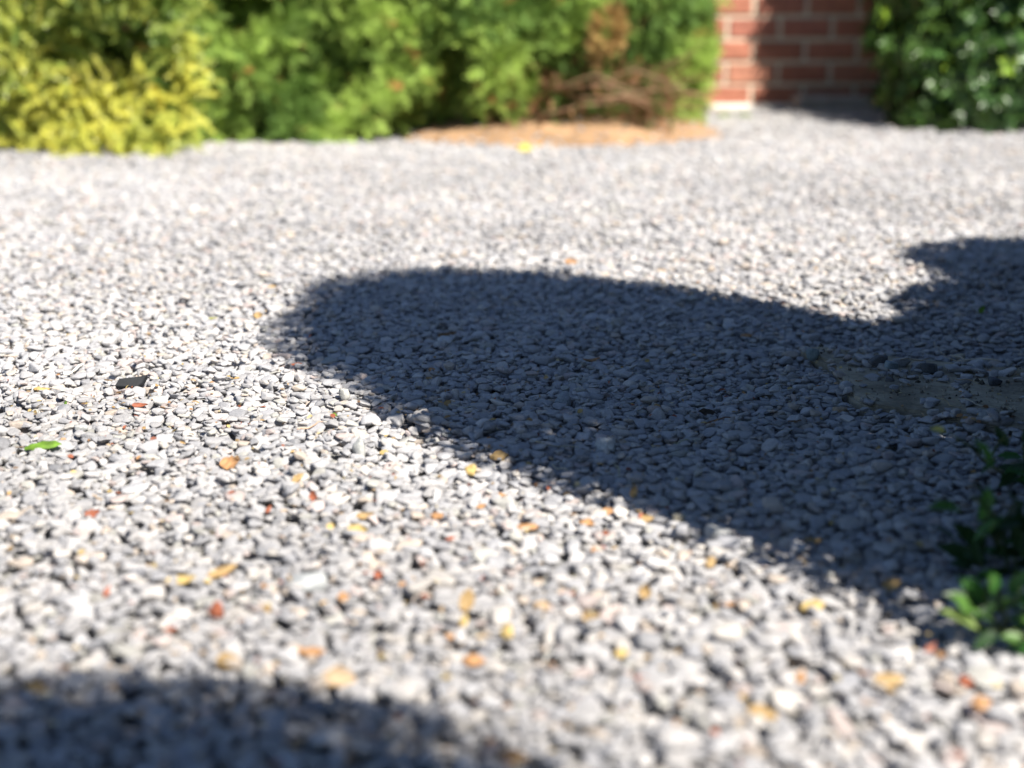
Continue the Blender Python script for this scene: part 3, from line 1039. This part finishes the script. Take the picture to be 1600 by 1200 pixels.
make_weed((1570, 905), [(1530, 880, 1465, 850, .5, 3, .0), (1540, 870, 1490, 815, .5, 3, .01), (1560, 860, 1535, 800, .4, 3, 0), (1555, 850, 1530, 775, .26, 4, 0),
                        (1565, 840, 1590, 780, .24, 4, 0), (1550, 880, 1500, 905, .5, 3, 0), (1580, 870, 1640, 830, .5, 3, 0), (1580, 885, 1640, 890, .5, 3, 0),
                        (1570, 830, 1520, 800, .3, 4, .01), (1575, 845, 1620, 800, .35, 3, .01), (1545, 905, 1480, 890, .45, 3, .0), (1595, 850, 1640, 800, .45, 3, .02)] + rand_specs(70, 1600, 870, 55, 60, [3, 3, 3, 0], 6, 36, 66, 1490),
          [(1570, 906, 1562, 800, .0), (1570, 906, 1520, 868, 0), (1572, 906, 1610, 850, 0)],
          'dark shaded weed with narrow grey green leaves below the tall clipped shrub', 5)
make_weed((1590, 760), [(1478, 676, 1452, 668, .7, 5, -.1), (1535, 712, 1500, 690, .4, 3, -.08), (1560, 720, 1530, 740, .4, 3, -.06), (1550, 715, 1570, 680, .4, 3, -.06),
                        (1590, 740, 1560, 760, .5, 3, -.04), (1600, 700, 1625, 650, .5, 3, -.05), (1590, 720, 1625, 740, .5, 3, -.05), (1575, 700, 1555, 665, .45, 3, -.05)] + rand_specs(14, 1615, 775, 34, 28, [3, 3, 0], 8, 34, 56, 1525),
          [(1590, 762, 1480, 678, -.1), (1590, 762, 1610, 680, -.04)],
          'dark trailing weed with one pale yellow bud beside the worn slab', 6)
make_weed((1150, 187), [(1140, 190, 1120, 184, .5, 2, 0), (1150, 188, 1160, 178, .5, 1, 0), (1155, 192, 1176, 190, .5, 2, 0), (1146, 187, 1138, 177, .5, 1, 0)],
          [(1150, 188, 1150, 182, 0)], 'tiny bright green weed at the foot of the sunlit brick wall', 8)


# ------------------------------------------------------------------ single stones that stand out
def lone_stone(px, py, w, h, tintc, label, dz=.3, tilt=0, yaw=None, seed=0, sub=3, cat='stone'):
    r = random.Random(seed)
    b = G(px, py)
    cdist = project(np.array(b[:]))[2]
    a = float(w / F * cdist / 2); c = float(h / F * cdist / 2)
    v, f = stone_shape(sub, 900 + seed)
    v = v * np.array([a, a * .75, c])
    z = height(b.x, b.y, 3)
    o = link('loose_stone', mesh_np('loose_stone', v, f, M_STONE, np.repeat(np.array([tintc]) * .8, len(v), 0), True))
    o.location = (b.x, b.y, z + c * (dz - .25))
    o.rotation_euler = (r.uniform(-.15, .15), tilt, r.uniform(-.5, .5) if yaw is None else yaw)
    return tag(o, label, cat, 'loose stones that stand out of the gravel')


lone_stone(563, 716, 26, 36, (.44, .44, .43), 'pale upright stone with a dark gap beside it on the sunlit gravel', .5, .05, 0, 1)
lone_stone(948, 716, 34, 26, (.50, .53, .56), 'whitish blue stone lying in the large round shadow', .5, .2, .2, 2)
lone_stone(538, 628, 20, 22, (.42, .41, .39), 'smooth round beige stone at the left edge of the round shadow', .5, 0, 0, 3)
lone_stone(880, 636, 28, 30, (.33, .35, .38), 'large square grey stone in the middle of the round shadow', .45, .1, .3, 4)
lone_stone(698, 548, 28, 12, (.50, .52, .56), 'flat bright stone under the dark brown leaf in the shadow', .5, .05, .1, 5)
lone_stone(1122, 850, 46, 34, (.46, .46, .46), 'big angular pale stone half shaded at the lower edge of the round shadow', .4, .1, .2, 6)
lone_stone(478, 928, 66, 44, (.44, .45, .46), 'largest grey stone among the blurred near gravel', .2, .05, .1, 7)
lone_stone(1060, 822, 22, 18, (.60, .52, .38), 'cream coloured pebble at the lower edge of the round shadow', .5, 0, 0, 8)
lone_stone(1370, 592, 30, 22, (.11, .115, .13), 'dark blue black stone resting at the back of the worn slab', .5, .1, .2, 9)
lone_stone(1449, 598, 34, 24, (.10, .105, .115), 'large black stone lying on the worn slab', .5, .1, .1, 10)
lone_stone(1552, 618, 24, 18, (.10, .11, .13), 'small blue black stone alone on the bare right part of the slab', .7, .1, .1, 11)
lone_stone(1392, 598, 24, 14, (.26, .32, .36), 'blue green pebble on the worn slab beside the black stone', .6, .2, .5, 12)
lone_stone(1235, 590, 20, 18, (.46, .44, .45), 'pale lilac pebble left of the worn slab', .5, 0, 0, 13)
lone_stone(1268, 572, 22, 20, (.22, .27, .28), 'teal grey upright stone at the left corner of the slab', .6, .1, 0, 14)
lone_stone(1312, 648, 26, 12, (.46, .34, .24), 'flat peach coloured stone below the worn slab', .5, .1, .1, 15)
lone_stone(1501, 562, 18, 10, (.50, .43, .33), 'small cream stone on the shaded gravel behind the slab', .5, 0, 0, 16)
lone_stone(250, 635, 36, 18, (.47, .46, .46), 'long pale grey stone right of the black slate shard', .4, .05, .2, 17)
lone_stone(128, 679, 26, 18, (.40, .40, .40), 'rounded grey pebble above the green leaf', .5, 0, .1, 18)

# black shard with pale veins
b0 = G(203, 611)
bm = bmesh.new()
pr = [(-.017, 0), (-.012, .009), (.018, .012), (.013, .002), (.008, -.002), (-.006, -.001)]
vs = [bm.verts.new((x, 0, z)) for x, z in pr]
fc = bm.faces.new(vs)
ex = bmesh.ops.extrude_face_region(bm, geom=[fc])
bmesh.ops.translate(bm, verts=[v for v in ex['geom'] if isinstance(v, bmesh.types.BMVert)], vec=(.002, .006, -.001))
bmesh.ops.recalc_face_normals(bm, faces=bm.faces)
bmesh.ops.bevel(bm, geom=list(bm.edges), offset=.0008, segments=1, affect='EDGES')
me = bpy.data.meshes.new('slate_shard'); bm.to_mesh(me); bm.free(); me.materials.append(M_SLATE)
o = link('slate_shard', me, None, (b0.x, b0.y, height(b0.x, b0.y) + .002))
o.rotation_euler = (R(-35), 0, R(6))
tag(o, 'thin black slate shard lying on the sunlit gravel', 'shard')

# ------------------------------------------------------------------ fallen leaves, one by one
OR, YE, AM, BR, RE, TA, GR, DK = (.40, .215, .10), (.48, .35, .14), (.37, .245, .11), (.17, .10, .05), (.31, .10, .055), (.42, .30, .19), (.12, .22, .025), (.055, .04, .03)
# px, py, length in photo px, width ratio, colour, tilt up (0 flat .. 1 upright), direction (deg in the picture), label
LEAVES = [
    (68, 709, 66, .27, GR, .3, 10, 'fresh green leaf on the sunlit gravel, the only large green one'),
    (220, 646, 28, .35, RE, .3, 0, 'dark red leaf scrap right below the black slate shard'),
    (162, 666, 24, .3, OR, .2, 10, 'thin orange leaf scrap between the red scrap and the green leaf'),
    (66, 612, 32, .35, YE, .1, -10, 'pale yellow leaf strip left of the black slate shard'),
    (360, 741, 34, .6, OR, .5, 15, 'curled orange leaf beside the upright pale stone, on its left'),
    (145, 808, 26, .45, RE, .4, 20, 'orange red leaf scrap below the fresh green leaf'),
    (466, 760, 24, .45, AM, .6, 45, 'amber curled leaf over a dark hole in the sunlit gravel'),
    (490, 791, 20, .6, RE, .9, 90, 'bright red triangular leaf tip standing up from the gravel'),
    (420, 809, 16, .5, RE, .5, 70, 'small dark red leaf bit left of the red triangular tip'),
    (736, 757, 22, .8, YE, .7, 60, 'golden yellow leaf standing below the edge of the round shadow'),
    (780, 726, 34, .5, AM, .5, 10, 'amber leaf folded right on the edge of the round shadow'),
    (600, 717, 16, .5, YE, .4, 20, 'tiny yellow leaf scrap right of the upright pale stone'),
    (560, 846, 36, .6, YE, .4, 0, 'broad yellow leaf among the blurred orange scraps left of centre'),
    (572, 816, 34, .35, AM, .3, 15, 'long amber leaf just above the broad yellow leaf'),
    (517, 832, 16, .7, YE, .4, 0, 'small yellow leaf spot left of the broad yellow leaf'),
    (684, 818, 26, .5, OR, .3, -15, 'rusty orange leaf right of the long amber leaf'),
    (640, 855, 14, .5, RE, .4, 30, 'tiny red leaf bit right of the broad yellow leaf'),
    (780, 786, 26, .4, OR, .2, 10, 'pale orange leaf strip below the amber leaf on the shadow edge'),
    (752, 802, 18, .5, OR, .3, 30, 'short rusty leaf bit below the golden yellow leaf'),
    (285, 923, 52, .38, YE, .3, 10, 'long yellow orange leaf lying flat in the blurred foreground'),
    (348, 909, 56, .30, AM, .45, 35, 'slanted orange leaf right of the flat yellow orange one'),
    (338, 976, 36, .7, RE, .95, 80, 'vivid red orange leaf standing upright in the near gravel'),
    (168, 938, 24, .35, RE, .6, 75, 'small reddish leaf bit left of the flat yellow orange leaf'),
    (267, 993, 24, .4, RE, .2, 10, 'dull red leaf scrap left of the upright red orange leaf'),
    (357, 1048, 46, .6, AM, .4, -15, 'brown amber leaf at the rim of the near left shadow'),
    (54, 1083, 42, .6, AM, .4, -20, 'ochre brown leaf inside the near left shadow'),
    (537, 944, 22, .7, OR, .6, 0, 'rust brown leaf beside the largest grey stone'),
    (592, 913, 18, .7, RE, .5, 10, 'small coral red leaf spot right of the largest grey stone'),
    (730, 968, 44, .5, AM, .6, 80, 'crumpled yellow brown leaf in the lower middle of the gravel'),
    (724, 990, 26, .6, YE, .7, 75, 'bright yellow leaf tip under the crumpled yellow brown leaf'),
    (706, 1004, 22, .6, OR, .3, 0, 'orange leaf bit below the crumpled yellow brown leaf'),
    (793, 1006, 26, .85, YE, .7, 80, 'round lemon yellow leaf right of the crumpled one'),
    (487, 1028, 52, .35, OR, .2, -5, 'long orange leaf under pale stones near the near left shadow'),
    (531, 1075, 60, .6, TA, .3, -20, 'large tan leaf blurred at the rim of the near shadow'),
    (741, 1043, 42, .5, OR, .3, -10, 'peach orange leaf below the round lemon yellow leaf'),
    (800, 1184, 60, .5, BR, .2, 0, 'large brown leaf at the lowest rim of the gravel in view'),
    (1008, 945, 28, .8, AM, .7, 80, 'amber leaf standing up in the sunlit gravel at lower right of centre'),
    (924, 987, 32, .7, AM, .6, 20, 'orange yellow leaf left of the standing amber leaf'),
    (847, 963, 32, .6, TA, .4, -20, 'pale tan orange leaf right of the crumpled yellow brown leaf'),
    (887, 944, 28, .4, RE, .3, 5, 'reddish leaf strip above the orange yellow leaf'),
    (1110, 899, 22, .8, AM, .6, 70, 'small amber leaf under a dark hole below the big angular stone'),
    (1192, 1136, 54, .5, AM, .4, -25, 'ochre leaf pair blurred in the lowest gravel right of centre'),
    (1004, 1066, 26, .5, RE, .3, 0, 'red leaf scrap in the lower middle, below the standing amber leaf'),
    (972, 1031, 28, .6, YE, .3, 0, 'faded yellow leaf between the red scrap and the orange yellow leaf'),
    (1138, 959, 26, .35, OR, .2, 0, 'thin orange leaf strip below the small amber leaf'),
    (955, 806, 44, .35, OR, .3, 10, 'long bright orange leaf at the lower edge of the round shadow'),
    (916, 830, 30, .5, OR, .4, -35, 'curled orange leaf just left below the long bright orange one'),
    (1010, 827, 28, .5, AM, .4, 20, 'amber leaf left of the cream coloured pebble'),
    (990, 788, 22, .5, AM, .9, 80, 'brown amber leaf standing on the edge of the round shadow'),
    (822, 838, 44, .35, OR, .2, 10, 'flat rust leaf with pale edge in the sunlit gravel at centre'),
    (1390, 934, 40, .5, AM, .6, 30, 'amber leaf arching over stones near the green weed'),
    (1270, 966, 44, .5, YE, .4, 15, 'golden leaf in the sunlit gravel left of the arching amber leaf'),
    (1387, 1081, 56, .5, AM, .4, 5, 'broad orange yellow leaf in the near right gravel'),
    (1533, 1121, 36, .7, OR, .4, 5, 'square orange leaf in the near right corner'),
    (1509, 1080, 28, .6, RE, .5, -40, 'red brown leaf above the square orange leaf'),
    (1451, 1036, 36, .35, RE, .5, 55, 'narrow red leaf between the green weed and the broad orange yellow leaf'),
    (1251, 1076, 26, .6, OR, .6, 80, 'small orange leaf left of the broad orange yellow leaf'),
    (1270, 859, 34, .3, AM, .3, -5, 'thin amber leaf in the shadow near its lower rim'),
    (1252, 896, 24, .5, AM, .5, -45, 'amber leaf tip where the lower shadow meets the sunlit stones'),
    (697, 532, 40, .30, BR, .4, 25, 'dark brown curled leaf in the upper part of the round shadow'),
    (466, 579, 24, .3, RE, .2, 0, 'red brown leaf scrap at the left tip of the round shadow'),
    (678, 592, 22, .5, OR, .4, -40, 'rust leaf scrap below the dark brown curled leaf'),
    (706, 640, 28, .5, AM, .5, 10, 'golden brown leaf in the shadow left of the square grey stone'),
    (425, 454, 16, .6, AM, .3, 10, 'small ochre leaf on the sunlit gravel above the shadow tip'),
    (404, 499, 16, .8, AM, .4, 10, 'small amber leaf touching the left tip of the round shadow'),
    (918, 569, 44, .15, OR, .1, 0, 'long narrow orange leaf in the middle of the round shadow'),
    (1104, 653, 30, .55, DK, .6, 0, 'black curled leaf in the right half of the round shadow'),
    (1167, 528, 24, .4, OR, .2, 10, 'dull orange leaf near the upper right rim of the round shadow'),
    (892, 414, 22, .6, OR, .4, 0, 'orange leaf on the sunlit gravel at the top rim of the round shadow'),
    (1034, 430, 18, .6, TA, .4, 0, 'tan leaf on the sunlit gravel right of the orange one by the top rim'),
    (1533, 495, 16, .5, GR, .8, 60, 'tiny green leaf in the farther shadow above the slab'),
    (1344, 612, 20, .4, OR, .2, 10, 'brown red leaf chip lying on the bare strip of the slab'),
    (522, 659, 12, .6, GR, .3, -10, 'tiny green leaf at the left rim of the round shadow'),
    (104, 646, 10, .4, GR, .9, 80, 'small olive leaf bit stuck upright left of the red scrap'),
    (820, 238, 26, .7, (.58, .46, .09), .6, 0, 'yellow leaf far back in front of the tan soil mound'),
    (78, 328, 14, .6, DK, .5, 0, 'dark leaf far back on the left of the sunlit gravel'),
    (332, 498, 18, .25, (.3, .3, .08), .2, 5, 'olive leaf strip left of the shadow tip on the sunlit gravel'),
    (1500, 556, 16, .4, BR, .2, 0, 'brown leaf scrap on the shaded gravel behind the worn slab'),
    (1240, 672, 26, .2, BR, .1, 5, 'thin brown leaf in the shadow left of the peach coloured stone'),
]
def curled_leaf(L, w, colr, seed, curl):
    """a dry leaf: a bent and folded blade with a short stalk"""
    r = np.random.default_rng(seed)
    nu, nv_ = 7, 5
    V, T = [], []
    for i in range(nu):
        t = i / (nu - 1)
        half = .5 * w * math.sin(PI * min(1, max(.0, .04 + .93 * t)) ** .85) ** .8
        half *= 1 + .14 * r.normal()
        for j in range(nv_):
            s = (j / (nv_ - 1) - .5) * 2
            z = curl * (.55 * (t - .5) ** 2 + .28 * s * s * w) + .035 * r.normal() * abs(s)
            V.append((t - .5, s * half, z))
            k = 1 + .18 * r.normal()
            T.append(np.array(colr) * (k if abs(s) < .9 else k * .85))
    Fq = [(i * nv_ + j, (i + 1) * nv_ + j, (i + 1) * nv_ + j + 1, i * nv_ + j + 1) for i in range(nu - 1) for j in range(nv_ - 1)]
    V = np.array(V) * L
    k = len(V)
    st = np.array([(-.5, .008, 0), (-.5, -.008, 0), (-.72, -.006, .03), (-.72, .006, .03)]) * L
    V = np.vstack([V, st]); T += [np.array((.25, .15, .08))] * 4
    Fq.append((k, k + 1, k + 2, k + 3))
    return V, np.array(Fq), np.clip(np.array(T), .01, .9)


for s, (px, py, Lp, w, c, up, ang, label) in enumerate(LEAVES):
    b = G(px, py)
    cd_ = float(project(np.array(b[:]))[2])
    L = Lp / F * cd_ * .88
    v, f, t = curled_leaf(L, w * 1.15, c, 300 + s, rng.uniform(-.9, .9) if s else -.35)
    o = link('fallen_leaf', mesh_np('fallen_leaf', v, f, M_LITTER, t, True))
    # lengthwise along the picture direction, leaning back by «up»
    a = R(ang)
    xd = Vector((math.cos(a), math.sin(a) * (1 - up) * 1.0, math.sin(a) * up + .02)).normalized()
    nrm = Vector((rng.uniform(-.15, .15), -up - .25, 1 - .6 * up)).normalized()
    yd = nrm.cross(xd).normalized()
    zd = xd.cross(yd)
    M = Matrix(((xd.x, yd.x, zd.x), (xd.y, yd.y, zd.y), (xd.z, yd.z, zd.z))).to_4x4()
    lowest = min((M @ Vector(q)).z for q in v)
    z = height(b.x, b.y, 3)
    o.matrix_world = Matrix.Translation((b.x, b.y, z - lowest - .003)) @ M
    tag(o, label, 'leaf', 'fallen leaves on the gravel')

# crumbs of leaf, too many and small to count
n = 2400
q = rng.random(n)
ly = np.where(q < .6, rng.uniform(.7, 1.6, n), rng.uniform(1.5, 4.5, n))
lx = rng.uniform(-1, 1, n) * (.36 * ly + .2)
lz = np.array([height(a, b, 1) for a, b in zip(lx, ly)]) + .001
cs = np.array([OR, YE, AM, BR, RE, TA, (.42, .27, .12), (.6, .5, .3)])[rng.integers(0, 8, n)] * rng.uniform(.6, 1.1, (n, 1))
ll = rng.uniform(.002, .0085, n)
v, f, t = scatter(LEAF_V, LEAF_F, np.stack([lx, ly, lz], 1), unit(np.stack([rng.normal(size=n), rng.normal(size=n), rng.normal(0, .3, n)], 1)),
                  unit(np.stack([rng.normal(0, .5, n), rng.normal(-.3, .5, n), np.ones(n)], 1)), ll, ll * rng.uniform(.3, .8, n), cs)
o = link('leaf_litter', mesh_np('leaf_litter', v, f, M_LITTER, t))
tag(o, kind='stuff')

# crumbs of dirt and grit on the slab
oct_v = np.array([(1, 0, 0), (-1, 0, 0), (0, 1, 0), (0, -1, 0), (0, 0, 1), (0, 0, -1)], float)
oct_f = np.array([(0, 2, 4), (2, 1, 4), (1, 3, 4), (3, 0, 4), (2, 0, 5), (1, 2, 5), (3, 1, 5), (0, 3, 5)])
cp = []
while len(cp) < 420:
    x, y = rng.uniform(xmin_s, min(xmax_s, .75)), rng.uniform(ymin_s, ymax_s)
    if in_poly(x, y, slab_poly) and value_noise(np.array(x), np.array(y), .05, 88) > -.12 + rng.normal(0, .08): cp.append((x, y, SLAB_Z + .0006))
cp = np.array(cp); n = len(cp)
cr = .0007 + .0045 * rng.random(n) ** 3
v, f, t = scatter(oct_v, oct_f, cp, unit(rng.normal(size=(n, 3)) * [1, 1, .3]), unit(rng.normal(size=(n, 3)) * .3 + [0, 0, 1.]), cr, cr * .8,
                  np.array([.24, .21, .17])[None] * rng.uniform(.3, 1.6, (n, 1)))
tag(link('dirt_crumbs', mesh_np('dirt_crumbs', v, f, M_DEAD, t)), kind='stuff')

# twigs and dry straws
TW = [((1405, 590), (1452, 585), 1.6, (.42, .34, .24), 'pale bent twig lying across the back of the worn slab'),
      ((1475, 574), (1508, 590), 1.3, (.45, .38, .28), 'short forked straw behind the large black stone on the slab'),
      ((1482, 581), (1562, 590), 2.4, (.50, .44, .36), 'longest pale twig on the slab, at its right'),
      ((1460, 536), (1480, 566), 1.6, (.40, .34, .28), 'grey twig leaning among the dark stones behind the slab'),
      ((1490, 615), (1528, 622), 1.2, (.36, .28, .18), 'thin brown root crossing the slab under the small black stone'),
      ((1455, 645), (1500, 655), 1.6, (.45, .36, .22), 'tan straw along the front edge of the slab'),
      ((1495, 648), (1560, 662), 1.6, (.48, .44, .36), 'pale straw at the right front of the slab'),
      ((828, 706), (905, 714), 1.7, (.36, .32, .22), 'curved grey straw in the lower half of the round shadow'),
      ((862, 738), (886, 746), 2.2, (.55, .48, .36), 'short bright straw at the lower rim of the round shadow'),
      ((1052, 703), (1078, 698), 1.6, (.46, .44, .28), 'small yellowish straw in the lower right of the round shadow'),
      ((960, 735), (968, 758), 2.0, (.40, .36, .24), 'upright bent straw near the lower rim of the round shadow'),
      ((1100, 672), (1165, 662), 2.0, (.22, .12, .06), 'dark brown stick under the black curled leaf'),
      ((740, 575), (790, 580), 1.7, (.10, .07, .05), 'thin dark stick right of the rust leaf scrap in the shadow'),
      ((700, 644), (742, 648), 1.6, (.40, .38, .32), 'grey straw beside the golden brown leaf in the shadow'),
      ((465, 686), (505, 672), 2.2, (.46, .30, .22), 'reddish twig on the sunlit gravel left of the round shadow'),
      ((100, 598), (133, 584), 4.0, (.66, .64, .60), 'white splinter on the sunlit gravel left of the black shard'),
      ((20, 505), (42, 516), 3.0, (.05, .045, .04), 'dark twig on the far left sunlit gravel')]
for s, ((x1, y1), (x2, y2), wd, c, label) in enumerate(TW):
    a, b = G(x1, y1), G(x2, y2)
    k = 6
    r = random.Random(s)
    mid = []
    wr = wd / F * float(project(np.array(a[:]))[2]) / 2 * 1.15
    for i in range(k + 1):
        p = a.lerp(b, i / k)
        off = (b - a).length * .06
        p += Vector((r.uniform(-off, off), r.uniform(-off, off), 0)) if 0 < i < k else Vector()
        mid.append(p)
    zs = [height(p.x, p.y, 3) for p in mid]
    zl = np.linspace(max(zs[:3]), max(zs[-3:]), k + 1)
    for i, p in enumerate(mid): p.z = zl[i] + wr * .5 + .0015 * math.sin(i * 1.3 + s)
    v, f = tube(mid, [wr * q_ for q_ in (.8, 1, 1.05, 1, .95, .85, .6)], 6)
    cen_ = v.mean(0)
    o = link('twig', mesh_np('twig', v - cen_, f, M_DEAD, np.repeat(np.array([c]), len(v), 0), True))
    o.location = cen_
    tag(o, label, 'twig', 'twigs and straws on the gravel')
